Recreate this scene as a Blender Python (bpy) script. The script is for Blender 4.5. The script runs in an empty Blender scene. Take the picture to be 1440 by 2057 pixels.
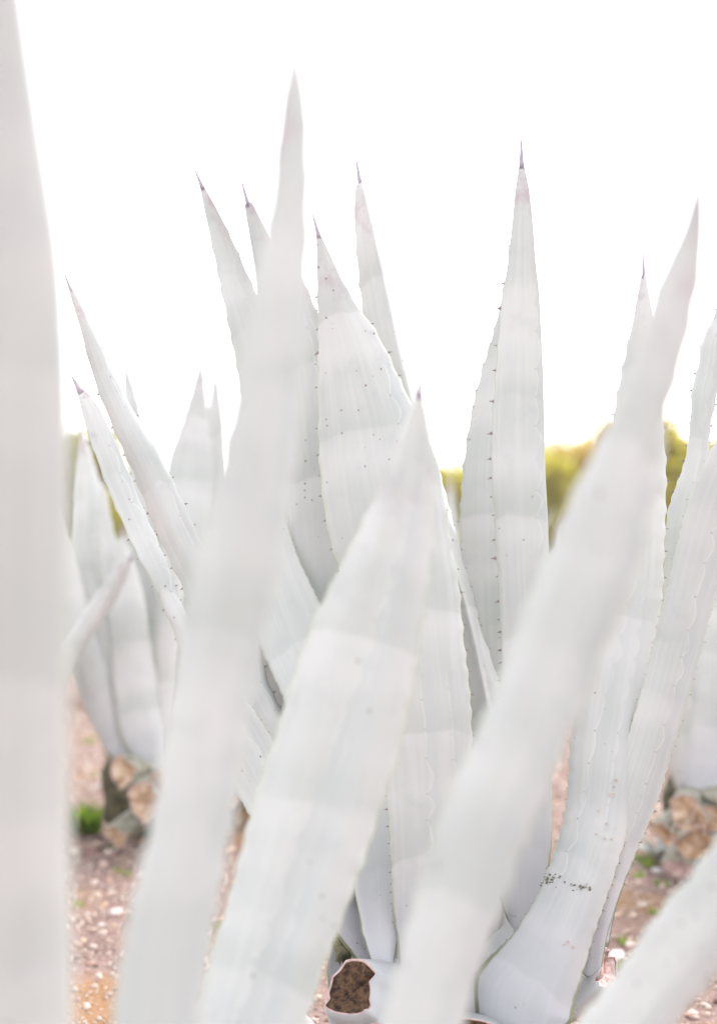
import bpy, math, random
import numpy as np
from mathutils import Vector, noise

random.seed(7); RNG = np.random.default_rng(7)
S = bpy.context.scene
COL = S.collection

# ------------------------------------------------------------------ camera, sky, sun, exposure
CAM_H = 1.15
FPX = 2057 * 50 / 36.0            # focal length in photograph pixels
cd = bpy.data.cameras.new('camera'); cam = bpy.data.objects.new('camera', cd); COL.objects.link(cam)
cam.location = (0, 0, CAM_H); cam.rotation_euler = (math.radians(90), 0, 0)
cd.sensor_fit = 'VERTICAL'; cd.sensor_height = 36; cd.lens = 50
cd.clip_start = 0.05; cd.clip_end = 2000
cd.dof.use_dof = True; cd.dof.focus_distance = 2.78; cd.dof.aperture_fstop = 1.5; cd.dof.aperture_blades = 0
S.camera = cam

SUN_EL, SUN_AZ = math.radians(50), math.radians(40)      # azimuth clockwise from +Y (view direction)
W = bpy.data.worlds.new('World'); S.world = W; W.use_nodes = True
nt = W.node_tree; nt.nodes.clear()
wo = nt.nodes.new('ShaderNodeOutputWorld'); bg = nt.nodes.new('ShaderNodeBackground')
sky = nt.nodes.new('ShaderNodeTexSky'); sky.sky_type = 'NISHITA'; sky.sun_disc = False
sky.sun_elevation = SUN_EL; sky.sun_rotation = SUN_AZ
sky.air_density = 1.0; sky.dust_density = 1.0; sky.ozone_density = 0.6
hs = nt.nodes.new('ShaderNodeHueSaturation'); hs.inputs['Saturation'].default_value = 0.16
nt.links.new(sky.outputs[0], hs.inputs['Color'])
tint = nt.nodes.new('ShaderNodeMix'); tint.data_type = 'RGBA'; tint.blend_type = 'MULTIPLY'
tint.inputs[0].default_value = 1.0; tint.inputs[7].default_value = (0.98, 0.985, 1.0, 1)
nt.links.new(hs.outputs[0], tint.inputs[6]); nt.links.new(tint.outputs[2], bg.inputs[0])
bg.inputs[1].default_value = 0.15
nt.links.new(bg.outputs[0], wo.inputs[0])

sd = bpy.data.lights.new('sun', 'SUN'); sun = bpy.data.objects.new('sun', sd); COL.objects.link(sun)
sd.energy = 0.8; sd.angle = math.radians(14); sd.color = (1.0, 0.95, 0.88)
sdir = Vector((math.sin(SUN_AZ) * math.cos(SUN_EL), math.cos(SUN_AZ) * math.cos(SUN_EL), math.sin(SUN_EL)))
sun.rotation_euler = sdir.to_track_quat('Z', 'Y').to_euler()
sun.location = (6, 8, 10)

vs = S.view_settings
vs.view_transform = 'Standard'; vs.look = 'None'; vs.gamma = 1; vs.use_curve_mapping = False
vs.exposure = 2.12
S.render.engine = 'CYCLES'
cy = S.cycles
cy.use_denoising = True; cy.max_bounces = 10; cy.diffuse_bounces = 4; cy.glossy_bounces = 3
cy.transmission_bounces = 6; cy.volume_bounces = 1; cy.transparent_max_bounces = 6

HAZE = 0.0015
# ------------------------------------------------------------------ helpers
def px(x, y, d):
    return np.array([(x - 720) / FPX * d, d, CAM_H - (y - 1028.5) / FPX * d])
CAMP = np.array([0, 0, CAM_H])

def nrm(v):
    return v / max(1e-9, np.linalg.norm(v))

def mesh_obj(name, verts, faces, mat=None, parent=None, smooth=True, attrs=None, loc=None):
    me = bpy.data.meshes.new(name)
    verts = np.asarray(verts, dtype=np.float32)
    if loc is not None: verts = verts - np.asarray(loc, dtype=np.float32)
    if isinstance(faces, np.ndarray):
        k = faces.shape[1]
        me.vertices.add(len(verts)); me.vertices.foreach_set('co', verts.ravel())
        me.loops.add(faces.size); me.loops.foreach_set('vertex_index', faces.ravel().astype(np.int32))
        me.polygons.add(len(faces)); me.polygons.foreach_set('loop_start', np.arange(0, faces.size, k, dtype=np.int32))
        me.update(calc_edges=True)
    else:
        me.from_pydata(verts.tolist(), [], faces); me.update()
    if smooth: me.polygons.foreach_set('use_smooth', [True] * len(me.polygons))
    if attrs:
        for an, av in attrs.items():
            av = np.asarray(av, dtype=np.float32)
            if av.ndim == 1:
                a = me.attributes.new(an, 'FLOAT', 'POINT'); a.data.foreach_set('value', av)
            else:
                a = me.attributes.new(an, 'FLOAT_COLOR', 'POINT')
                a.data.foreach_set('color', np.c_[av, np.ones(len(av))].astype(np.float32).ravel())
    if mat: me.materials.append(mat)
    o = bpy.data.objects.new(name, me); COL.objects.link(o)
    if parent is not None: o.parent = parent
    if loc is not None: o.location = [float(c) for c in loc]
    return o

def thing(name, label, cat, loc, group=None):
    o = bpy.data.objects.new(name, None); COL.objects.link(o); o.location = [float(c) for c in loc]
    o.empty_display_size = .1
    o['label'] = label; o['category'] = cat
    if group: o['group'] = group
    return o

def tag(o, label, cat, group=None):
    o['label'] = label; o['category'] = cat
    if group: o['group'] = group

def spline(P, n):
    """Catmull-Rom through rows of P, resampled evenly by length of the first 3 columns."""
    P = np.asarray(P, float); k = len(P)
    E = np.vstack([2 * P[0] - P[1], P, 2 * P[-1] - P[-2]])
    out = []
    for i in range(k - 1):
        p0, p1, p2, p3 = E[i], E[i + 1], E[i + 2], E[i + 3]
        for t in np.linspace(0, 1, 24, endpoint=False):
            out.append(.5 * (2 * p1 + (p2 - p0) * t + (2 * p0 - 5 * p1 + 4 * p2 - p3) * t * t + (3 * p1 - p0 - 3 * p2 + p3) * t ** 3))
    out.append(P[-1]); out = np.array(out)
    L = np.r_[0, np.cumsum(np.linalg.norm(np.diff(out[:, :3], axis=0), axis=1))]
    s = np.linspace(0, L[-1], n)
    return np.stack([np.interp(s, L, out[:, c]) for c in range(P.shape[1])], 1), s

# ------------------------------------------------------------------ materials
def N(nt, t, **kw):
    n = nt.nodes.new(t)
    for k, v in kw.items(): setattr(n, k, v)
    return n
def new_mat(name):
    m = bpy.data.materials.new(name); m.use_nodes = True; nt = m.node_tree
    return m, nt, nt.nodes['Principled BSDF']
def math_n(nt, op, a, b=None, c=None, clamp=False):
    n = nt.nodes.new('ShaderNodeMath'); n.operation = op; n.use_clamp = clamp
    for i, v in enumerate((a, b, c)):
        if v is None: continue
        if isinstance(v, (int, float)): n.inputs[i].default_value = v
        else: nt.links.new(v, n.inputs[i])
    return n.outputs[0]
def mapr(nt, v, a, b, c=0., d=1.):
    n = nt.nodes.new('ShaderNodeMapRange'); n.interpolation_type = 'SMOOTHSTEP'
    nt.links.new(v, n.inputs[0])
    for i, x in zip((1, 2, 3, 4), (a, b, c, d)): n.inputs[i].default_value = x
    return n.outputs[0]
def mixc(nt, f, a, b, blend='MIX'):
    n = nt.nodes.new('ShaderNodeMix'); n.data_type = 'RGBA'; n.blend_type = blend
    for i, v in ((0, f), (6, a), (7, b)):
        if isinstance(v, (int, float)): n.inputs[i].default_value = v
        elif isinstance(v, tuple): n.inputs[i].default_value = (*v, 1)
        else: nt.links.new(v, n.inputs[i])
    return n.outputs[2]
def attr(nt, name, out='Fac'):
    n = nt.nodes.new('ShaderNodeAttribute'); n.attribute_name = name
    return n.outputs[out]
def comb(nt, x, y, z):
    n = nt.nodes.new('ShaderNodeCombineXYZ')
    for i, v in enumerate((x, y, z)):
        if isinstance(v, (int, float)): n.inputs[i].default_value = v
        else: nt.links.new(v, n.inputs[i])
    return n.outputs[0]
def noise_n(nt, vec, scale, detail=3, rough=.5, dist=0.):
    n = nt.nodes.new('ShaderNodeTexNoise'); nt.links.new(vec, n.inputs['Vector'])
    n.inputs['Scale'].default_value = scale; n.inputs['Detail'].default_value = detail
    n.inputs['Roughness'].default_value = rough; n.inputs['Distortion'].default_value = dist
    return n.outputs['Fac']

def leaf_material():
    m, nt, bs = new_mat('agave_wax')
    u, s, v, sd = attr(nt, 'u'), attr(nt, 's'), attr(nt, 'v'), attr(nt, 'seed')
    i1, i2, spot = attr(nt, 'i1'), attr(nt, 'i2'), attr(nt, 'spot')
    sd10 = math_n(nt, 'MULTIPLY', sd, 37.0)
    # cross bands in the wax: saw-edged growth bands bent along the blade
    bend = math_n(nt, 'MULTIPLY', math_n(nt, 'MULTIPLY', u, u), 0.014)
    sb = math_n(nt, 'ADD', s, bend)
    warp = noise_n(nt, comb(nt, math_n(nt, 'MULTIPLY', u, .6), math_n(nt, 'MULTIPLY', s, 2.0), sd10), 2.0, 1)
    sb = math_n(nt, 'ADD', sb, math_n(nt, 'MULTIPLY', warp, 0.03))
    band = noise_n(nt, comb(nt, 0.0, sb, sd10), 6.5, 1.5, .6)
    bandf = mapr(nt, band, .36, .66)
    saw = math_n(nt, 'FRACT', math_n(nt, 'ADD', math_n(nt, 'MULTIPLY', sb, 4.2), sd10))
    sawf = math_n(nt, 'MULTIPLY', mapr(nt, saw, .55, .03), mapr(nt, saw, .0, .035, 0, 1))
    sawf = math_n(nt, 'MULTIPLY', sawf, mapr(nt, noise_n(nt, comb(nt, math_n(nt, 'MULTIPLY', u, .12), s, sd10), 3.0, 1), .40, .56))
    # lengthwise streaks
    st = noise_n(nt, comb(nt, math_n(nt, 'MULTIPLY', u, 4.5), math_n(nt, 'MULTIPLY', s, .9), sd10), 2.0, 4, .55)
    fine = noise_n(nt, comb(nt, math_n(nt, 'MULTIPLY', u, 46.0), math_n(nt, 'MULTIPLY', s, 5.0), sd10), 2.0, 3, .6)
    tc = N(nt, 'ShaderNodeTexCoord').outputs['Object']
    mott = noise_n(nt, tc, 16.0, 5, .65)
    wax = mixc(nt, bandf, (.450, .463, .445), (.535, .530, .516))
    wax = mixc(nt, mapr(nt, st, .38, .70, 0, .45), wax, (.565, .56, .54))
    wax = mixc(nt, math_n(nt, 'MULTIPLY', sawf, .45), wax, (.375, .400, .370))
    wax = mixc(nt, mapr(nt, mott, .50, .78, 0, .4), wax, (.39, .395, .405))
    wax = mixc(nt, mapr(nt, fine, .5, .85, 0, .18), wax, (.47, .49, .46))
    # bluish bloom low on the blade, its colour darkened to lilac as painted shade
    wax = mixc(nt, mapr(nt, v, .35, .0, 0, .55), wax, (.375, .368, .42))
    # print left by the neighbour's toothed margin
    lowf = noise_n(nt, comb(nt, 0.0, s, sd10), 9.0, 3)
    ampf = mapr(nt, noise_n(nt, comb(nt, 3.0, s, sd10), 5.5, 1), .35, .68, .05, 1.5)
    def print_line(i, lam, amp, wd):
        sw = math_n(nt, 'ADD', s, math_n(nt, 'MULTIPLY', lowf, .07))
        ph = math_n(nt, 'ABSOLUTE', math_n(nt, 'SINE', math_n(nt, 'MULTIPLY', sw, math.pi / lam)))
        d = math_n(nt, 'ABSOLUTE', math_n(nt, 'SUBTRACT', i, math_n(nt, 'MULTIPLY', math_n(nt, 'MULTIPLY', ph, amp), ampf)))
        sidem = mapr(nt, math_n(nt, 'SUBTRACT', i, math_n(nt, 'MULTIPLY', math_n(nt, 'MULTIPLY', ph, amp), ampf)), .0, .002)
        sidem = math_n(nt, 'MULTIPLY', sidem, mapr(nt, i, .05, .002))
        wob = math_n(nt, 'MULTIPLY', math_n(nt, 'SUBTRACT', mott, .5), .004)
        return mapr(nt, math_n(nt, 'ADD', d, wob), wd, wd * .25), mapr(nt, ph, .13, .02), sidem
    l1, c1, m1 = print_line(i1, .062, .010, .0020)
    l2, c2, m2 = print_line(i2, .049, .007, .0015)
    wax = mixc(nt, math_n(nt, 'MULTIPLY', math_n(nt, 'MAXIMUM', m1, m2), .34), wax, (.40, .42, .43))
    keep = mapr(nt, noise_n(nt, comb(nt, 0.0, s, sd10), 5.0, 2), .42, .54)
    lines = math_n(nt, 'MULTIPLY', math_n(nt, 'MAXIMUM', l1, l2), keep)
    wax = mixc(nt, math_n(nt, 'MULTIPLY', lines, .38), wax, (.62, .64, .62))
    tick = math_n(nt, 'MULTIPLY', math_n(nt, 'MAXIMUM', math_n(nt, 'MULTIPLY', l1, c1), math_n(nt, 'MULTIPLY', l2, c2)), keep)
    wax = mixc(nt, math_n(nt, 'MULTIPLY', tick, .7), wax, (.24, .20, .22))
    # freckles
    vo = N(nt, 'ShaderNodeTexVoronoi'); vo.inputs['Scale'].default_value = 64; nt.links.new(tc, vo.inputs['Vector'])
    rad = math_n(nt, 'MULTIPLY', attr_rand := N(nt, 'ShaderNodeSeparateColor').outputs[0], 1.0)
    nt.links.new(vo.outputs['Color'], rad.node.inputs[0].links[0].from_node.inputs[0])
    big = math_n(nt, 'MULTIPLY', mapr(nt, rad, .35, 1.0), .20)
    fr = math_n(nt, 'LESS_THAN', math_n(nt, 'ADD', vo.outputs['Distance'], math_n(nt, 'MULTIPLY', fine, .05)), big)
    frm = math_n(nt, 'MULTIPLY', fr, mapr(nt, math_n(nt, 'ADD', noise_n(nt, tc, 4.5, 2), math_n(nt, 'MULTIPLY', spot, .42)), .55, .63))
    wax = mixc(nt, math_n(nt, 'MULTIPLY', frm, .8), wax, (.24, .17, .18))
    # corky pale scuffs
    sc = mapr(nt, noise_n(nt, tc, 31.0, 4, .7), .70, .76)
    wax = mixc(nt, math_n(nt, 'MULTIPLY', sc, .6), wax, (.33, .29, .27))
    # margin: green where the wax is rubbed off
    au = math_n(nt, 'ABSOLUTE', u)
    edge = mapr(nt, math_n(nt, 'ADD', math_n(nt, 'ADD', au, mapr(nt, s, .24, .04, 0, .09)), math_n(nt, 'MULTIPLY', math_n(nt, 'SUBTRACT', mott, .5), .06)), .955, .995)
    ecol = mixc(nt, mapr(nt, v, .04, .26), (.13, .15, .05), (.50, .53, .38))
    wax = mixc(nt, math_n(nt, 'MULTIPLY', edge, .8), wax, ecol)
    # blush towards the tip
    blush = math_n(nt, 'MULTIPLY', mapr(nt, v, .86, 1.0), mapr(nt, mott, .46, .66))
    wax = mixc(nt, math_n(nt, 'MULTIPLY', blush, .65), wax, (.40, .29, .33))
    # dirt on the clasping base
    dirt = math_n(nt, 'MULTIPLY', mapr(nt, s, .07, .0), mapr(nt, noise_n(nt, tc, 34.0, 5, .7), .52, .62))
    wax = mixc(nt, math_n(nt, 'MULTIPLY', dirt, .75), wax, (.16, .15, .10))
    nt.links.new(wax, bs.inputs['Base Color'])
    rg = mapr(nt, mott, .3, .7, .48, .66); nt.links.new(rg, bs.inputs['Roughness'])
    bs.inputs['Specular IOR Level'].default_value = .22
    
    h = math_n(nt, 'ADD', math_n(nt, 'MULTIPLY', st, .9), math_n(nt, 'MULTIPLY', fine, .25))
    h = math_n(nt, 'ADD', h, math_n(nt, 'MULTIPLY', mott, .5))
    h = math_n(nt, 'ADD', h, math_n(nt, 'MULTIPLY', lines, .5))
    bp = N(nt, 'ShaderNodeBump'); bp.inputs['Strength'].default_value = .16; bp.inputs['Distance'].default_value = .004
    nt.links.new(h, bp.inputs['Height']); nt.links.new(bp.outputs[0], bs.inputs['Normal'])
    return m
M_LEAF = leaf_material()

def simple(name, col, rough=.7, col2=None, scale=20, bump=0., spec=.3, detail=5):
    m, nt, bs = new_mat(name)
    tc = N(nt, 'ShaderNodeTexCoord').outputs['Object']
    nf = noise_n(nt, tc, scale, detail, .65)
    c = mixc(nt, mapr(nt, nf, .35, .65), col, col2 or tuple(x * .7 for x in col))
    nt.links.new(c, bs.inputs['Base Color']); bs.inputs['Roughness'].default_value = rough
    bs.inputs['Specular IOR Level'].default_value = spec
    if bump:
        bp = N(nt, 'ShaderNodeBump'); bp.inputs['Strength'].default_value = .8; bp.inputs['Distance'].default_value = bump
        nt.links.new(nf, bp.inputs['Height']); nt.links.new(bp.outputs[0], bs.inputs['Normal'])
    return m
M_SPINE = simple('spine_horn', (.31, .25, .31), .5, (.40, .34, .39), 60)
M_TOOTH = simple('tooth_horn', (.19, .14, .15), .45, (.30, .24, .25), 300)
M_CUT = simple('cut_fibre', (.15, .085, .045), .95, (.03, .016, .012), 75, .006)
M_CUTPALE = simple('cut_dried_flesh', (.60, .46, .34), .85, (.34, .20, .11), 26, .006)
M_RIND = simple('stub_rind', (.56, .55, .57), .65, (.40, .38, .36), 26, .002)
M_RINDBG = simple('weathered_rind', (.36, .34, .28), .85, (.20, .18, .13), 22, .004)
M_RIM = simple('dried_rim', (.60, .45, .42), .8, (.42, .27, .24), 90, .002)
M_STEM = simple('stem_fibre', (.15, .135, .075), .9, (.035, .03, .018), 30, .01)
M_CRUST = simple('crusty_scar', (.13, .125, .085), .9, (.26, .25, .19), 260, .002)
M_RING = simple('corky_ring', (.62, .50, .47), .8, (.50, .38, .35), 260, .001)
M_DRY = simple('dry_leaf', (.42, .25, .15), .85, (.24, .12, .07), 45, .003)
M_DRYP = simple('dry_pale_leaf', (.60, .44, .36), .85, (.42, .28, .20), 45, .003)
M_BARK = simple('bark', (.18, .14, .10), .9, (.10, .08, .06), 15, .02)

def foliage_mat(name, c1, c2, c3, rough=.55, trans=.55):
    m, nt, bs = new_mat(name)
    r = attr(nt, 'rnd')
    c = mixc(nt, mapr(nt, r, 0., .55), c1, c2); c = mixc(nt, mapr(nt, r, .55, 1.), c, c3)
    nt.links.new(c, bs.inputs['Base Color']); bs.inputs['Roughness'].default_value = rough
    tr = N(nt, 'ShaderNodeBsdfTranslucent'); nt.links.new(c, tr.inputs[0])
    mx = N(nt, 'ShaderNodeMixShader'); mx.inputs[0].default_value = trans
    nt.links.new(bs.outputs[0], mx.inputs[1]); nt.links.new(tr.outputs[0], mx.inputs[2])
    nt.links.new(mx.outputs[0], nt.nodes['Material Output'].inputs[0])
    return m
M_OLIVE = foliage_mat('olive_foliage', (.17, .17, .02), (.27, .25, .03), (.38, .32, .04))
M_RUST = foliage_mat('rusty_foliage', (.44, .32, .08), (.58, .43, .10), (.64, .52, .14))
M_YELLOW = foliage_mat('yellow_green_foliage', (.32, .31, .03), (.52, .46, .045), (.64, .54, .07))
M_GRASS = foliage_mat('weed_green', (.10, .19, .02), (.20, .32, .03), (.33, .42, .06))
M_PALEBR = foliage_mat('dry_frond', (.36, .26, .16), (.46, .36, .24), (.52, .44, .32))

# ------------------------------------------------------------------ agave leaf
def build_leaf(parent, P, Wd, Nn, hw, seed, bulge=.25, vee=0., vee_at=0., thick=.02, teeth=True, tooth=.008,
               spine=.035, imp=None, spot=0., nu=12, rows=130, mode=None, wave=.012, tooth_gap=.034, taper_th=.85,
               bare=0, ridge=.012, name='leaf'):
    """P, Wd, Nn (n,3) centre line, width direction, facing normal; hw (n,) half widths. One closed thick blade."""
    n = len(P); rs = np.random.RandomState(int(seed * 1000) % 100000)
    seg = np.linalg.norm(np.diff(P, axis=0), axis=1); s = np.r_[0, np.cumsum(seg)]; Lt = s[-1]; v = s / Lt
    us = np.sin(np.linspace(-1, 1, nu + 1) * math.pi / 2) * .35 + np.linspace(-1, 1, nu + 1) * .65
    V = np.zeros((n, 2 * (nu + 1), 3)); A = {k: np.zeros((n, 2 * (nu + 1))) for k in ('u', 's', 'v', 'i1', 'i2')}
    # tooth stations
    st = []
    if teeth:
        for side in (-1, 1):
            if side == bare: continue
            p = .10 + rs.rand() * .03
            while p < Lt - spine * 1.6:
                st.append((side, p)); g = tooth_gap * (.55 + 1.25 * p / Lt) * (.7 + .6 * rs.rand()); p += g
    edge_in = {-1: np.zeros(n), 1: np.zeros(n)}
    for side, p in st:
        edge_in[side] += np.exp(-((s - p) / (tooth_gap * .30)) ** 2)
    tt = thick * np.clip(1 - v, 0, 1) ** taper_th
    tt = np.minimum(tt, hw * .9) + .0006
    for j in range(n):
        for k, u in enumerate(us):
            w = hw[j] * u
            if abs(u) > .6:
                sg = 1 if u > 0 else -1
                w += sg * (abs(u) - .6) / .4 * min(.10 * hw[j], .0035) * (edge_in[sg][j] - .4)
            f = bulge * (1 - u * u) + vee * (1 - math.sqrt((u - vee_at) ** 2 + .012))
            f -= (bulge + vee) * .45; f += ridge * math.sin(6.5 * u + seed + 2.5 * v[j]) * (1 - u ** 4)
            lat = wave * math.sin(9 * v[j] * Lt + seed * 7 + 2 * u) * u * u * min(1, 2 - 2 * v[j])
            t = tt[j] * max(0., 1 - u * u) ** .62 + min(.0012, tt[j])
            base = P[j] + Wd[j] * w + Nn[j] * (f * hw[j] + lat)
            V[j, k] = base + Nn[j] * t * .5
            V[j, 2 * (nu + 1) - 1 - k] = base - Nn[j] * t * .5
            for kk in (k, 2 * (nu + 1) - 1 - k):
                A['u'][j, kk] = u; A['s'][j, kk] = s[j]; A['v'][j, kk] = v[j]
                for q, key in enumerate(('i1', 'i2')):
                    if imp and len(imp) > q and imp[q] is not None and kk == k:
                        a, b, v0, v1 = imp[q]      # print runs at u = a + b*v between v0 and v1
                        A[key][j, kk] = (u - (a + b * v[j] + .10 * math.sin(5 * v[j] + seed))) * hw[j] if v0 < v[j] < v1 else 1.
                    else: A[key][j, kk] = 1.
    m = 2 * (nu + 1); idx = np.arange(n * m).reshape(n, m)
    a_ = idx[:-1]; b_ = idx[1:]
    F = np.stack([a_, np.roll(a_, -1, 1), np.roll(b_, -1, 1), b_], -1).reshape(-1, 4)
    faces = F.tolist() + [idx[0][::-1].tolist()] + [idx[-1].tolist()]
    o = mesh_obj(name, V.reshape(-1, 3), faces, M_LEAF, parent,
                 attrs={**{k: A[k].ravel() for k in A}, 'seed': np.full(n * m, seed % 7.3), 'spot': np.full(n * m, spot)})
    # terminal spine
    T = nrm(P[-1] - P[-4]); r0 = max(hw[-1], .0012) * (.98 if abs(vee) < .3 else .6); ring = 8
    sv, sf = [], []
    h = 6
    side = Wd[-1] * (rs.rand() - .5) * .12
    for i in range(h + 1):
        t = i / h; r = r0 * (1 - t) ** 1.0 + .0004
        c = P[-1] + T * (t * (spine + .008) - .008) + side * spine * t * t
        for k in range(ring):
            an = 2 * math.pi * k / ring
            sv.append(c + Wd[-1] * r * math.cos(an) + Nn[-1] * r * (.35 + .5 * min(1, t * 2.5)) * math.sin(an))
    for i in range(h):
        for k in range(ring):
            sf.append([i * ring + k, i * ring + (k + 1) % ring, (i + 1) * ring + (k + 1) % ring, (i + 1) * ring + k])
    sf.append(list(range(ring))[::-1]); sf.append([h * ring + k for k in range(ring)])
    mesh_obj('terminal_spine', sv, sf, M_SPINE, o)
    if teeth:
        tv, tf = [], []
        for side_, p in st:
            j = min(n - 2, max(1, int(np.searchsorted(s, p))))
            k = nu if side_ > 0 else 0
            e = (V[j, k] + V[j, 2 * (nu + 1) - 1 - k]) / 2
            out = nrm(Wd[j] * side_ + Nn[j] * rs.uniform(-.15, .25)); Tj = nrm(P[j + 1] - P[j])
            L = tooth * rs.uniform(.65, 1.2) * (1 if .2 < p / Lt < .9 else .75)
            bw = L * .42; hook = rs.uniform(-.75, .15)
            b0 = len(tv)
            e2 = e - out * .0015
            th = bw * .35
            tv += [e2 + Tj * bw, e2 + Nn[j] * th, e2 - Tj * bw, e2 - Nn[j] * th]
            mid = e + out * L * .38 + Tj * hook * L * .12
            tv += [mid + Tj * bw * .36, mid + Nn[j] * th * .5, mid - Tj * bw * .36, mid - Nn[j] * th * .5]
            tv.append(e + out * L + Tj * hook * L * .55)
            for q in range(4):
                r = (q + 1) % 4
                tf.append([b0 + q, b0 + r, b0 + 4 + r, b0 + 4 + q]); tf.append([b0 + 4 + q, b0 + 4 + r, b0 + 8])
        if tv:
            to = mesh_obj('marginal_teeth', tv, tf, M_TOOTH, o, smooth=False); to['kind'] = 'stuff'
    return o, V, us, s

def leaf(parent, rows, d0, d1, dm=None, roll=0., roll1=None, facing=1, n=130, seed=None, spine_px=30, grow=0, **kw):
    """rows: (y, x_left, x_right) of the blade from base to tip in photograph pixels, placed at depth d0 (base) .. d1 (tip)."""
    R = []
    k = len(rows)
    ctr = np.array([((a[1] + a[2]) / 2, a[0]) for a in rows], float)
    ln = np.r_[0, np.cumsum(np.linalg.norm(np.diff(ctr, axis=0), axis=1))]; q = ln / ln[-1]
    for i, r in enumerate(rows):
        t = ctr[min(k - 1, i + 1)] - ctr[max(0, i - 1)]; t = t / np.linalg.norm(t)
        d = d0 + (d1 - d0) * q[i]
        if dm is not None: d += (dm - (d0 + d1) / 2) * 4 * q[i] * (1 - q[i])
        w = (r[2] - r[1]) * max(.35, abs(t[1])) + grow * min(1., (k - 1 - i) / 2.)
        p = px(ctr[i][0], ctr[i][1], d)
        R.append([*p, w / FPX * d / 2])
    R, s = spline(R, n)
    P = R[:, :3]; hw = np.clip(R[:, 3], .0022, None)
    # end blade before the spine
    L = s[-1]; sp = spine_px / FPX * d1
    hw = hw * np.interp(s, [L - sp * 2.6, L - sp], [1., .80])
    keep = s <= L - sp
    P, hw, s = P[keep], hw[keep], s[keep]
    hw = hw.copy(); T = np.gradient(P, axis=0)
    nn = len(P); Wd = np.zeros_like(P); Nn = np.zeros_like(P)
    rl = np.radians(np.linspace(roll, roll if roll1 is None else roll1, nn))
    for j in range(nn):
        t = nrm(T[j]); c = nrm(CAMP - P[j]); w0 = nrm(np.cross(c, t)); n0 = nrm(np.cross(t, w0))
        if n0 @ c < 0: n0 = -n0
        if w0[0] < 0: w0 = -w0
        Wd[j] = w0 * math.cos(rl[j]) + n0 * math.sin(rl[j]); Nn[j] = n0 * math.cos(rl[j]) - w0 * math.sin(rl[j])
        hw[j] /= max(.3, math.cos(rl[j]))
    if facing < 0:
        kw['bulge'] = -kw.get('bulge', .25); kw['vee'] = -kw.get('vee', 0.)
    seed = random.random() * 10 if seed is None else seed
    return build_leaf(parent, P, Wd, Nn, hw, seed, spine=sp * 1.7, **kw)

def rosette_leaf(parent, base, az, tilt, length, width, curl=.25, seed=None, n=44, teeth=True, cut=None, **kw):
    """a leaf built from the rosette outwards: az compass angle, tilt from the vertical (degrees)."""
    base = np.asarray(base, float); a = math.radians(az); out = np.array([math.sin(a), math.cos(a), 0.])
    up = np.array([0, 0, 1.]); P = [base]; th = math.radians(tilt * .55)
    for i in range(n - 1):
        t = i / (n - 1); ang = th + math.radians(tilt * .6) * min(1, t * 2.2) - curl * max(0, t - .55)
        P.append(P[-1] + (out * math.sin(ang) + up * math.cos(ang)) * length / (n - 1))
    P = np.array(P); t = np.linspace(0, 1, n)
    prof = np.interp(t, [0, .08, .2, .45, .6, .8, .93, 1], [.72, .62, .72, 1., .97, .58, .22, .03])
    hw = width / 2 * prof
    wd = np.cross(out, up); T = np.gradient(P, axis=0); Wd = np.tile(wd, (n, 1)); Nn = np.array([nrm(np.cross(nrm(x), wd)) for x in T])
    if Nn[0] @ out > 0: Nn = -Nn             # facing = inner (upper) side
    seed = random.random() * 10 if seed is None else seed
    return build_leaf(parent, P, Wd, Nn, hw, seed, bulge=kw.pop('bulge', -.28), thick=kw.pop('thick', .03), spine=.035, teeth=teeth, nu=8, **kw)

def blob(center, r, seg=14, rings=9, amp=.12, seed=0, scale=(1, 1, 1), f=2.0):
    v, fa = [], []
    for i in range(rings + 1):
        th = math.pi * i / rings
        for k in range(seg):
            ph = 2 * math.pi * k / seg
            d = Vector((math.sin(th) * math.cos(ph), math.sin(th) * math.sin(ph), math.cos(th)))
            q = r * (1 + amp * noise.noise(d * f + Vector((seed, seed * 1.7, 0))))
            v.append([center[0] + d.x * q * scale[0], center[1] + d.y * q * scale[1], center[2] + d.z * q * scale[2]])
    for i in range(rings):
        for k in range(seg):
            fa.append([i * seg + k, i * seg + (k + 1) % seg, (i + 1) * seg + (k + 1) % seg, (i + 1) * seg + k])
    return v, fa

def stem(parent, c, r, h):
    v, f = blob((c[0], c[1], h * .45), 1, 20, 12, .25, c[0], (r, r, h * .62), 4.0)
    return mesh_obj('stem', v, f, M_STEM, parent)

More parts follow.
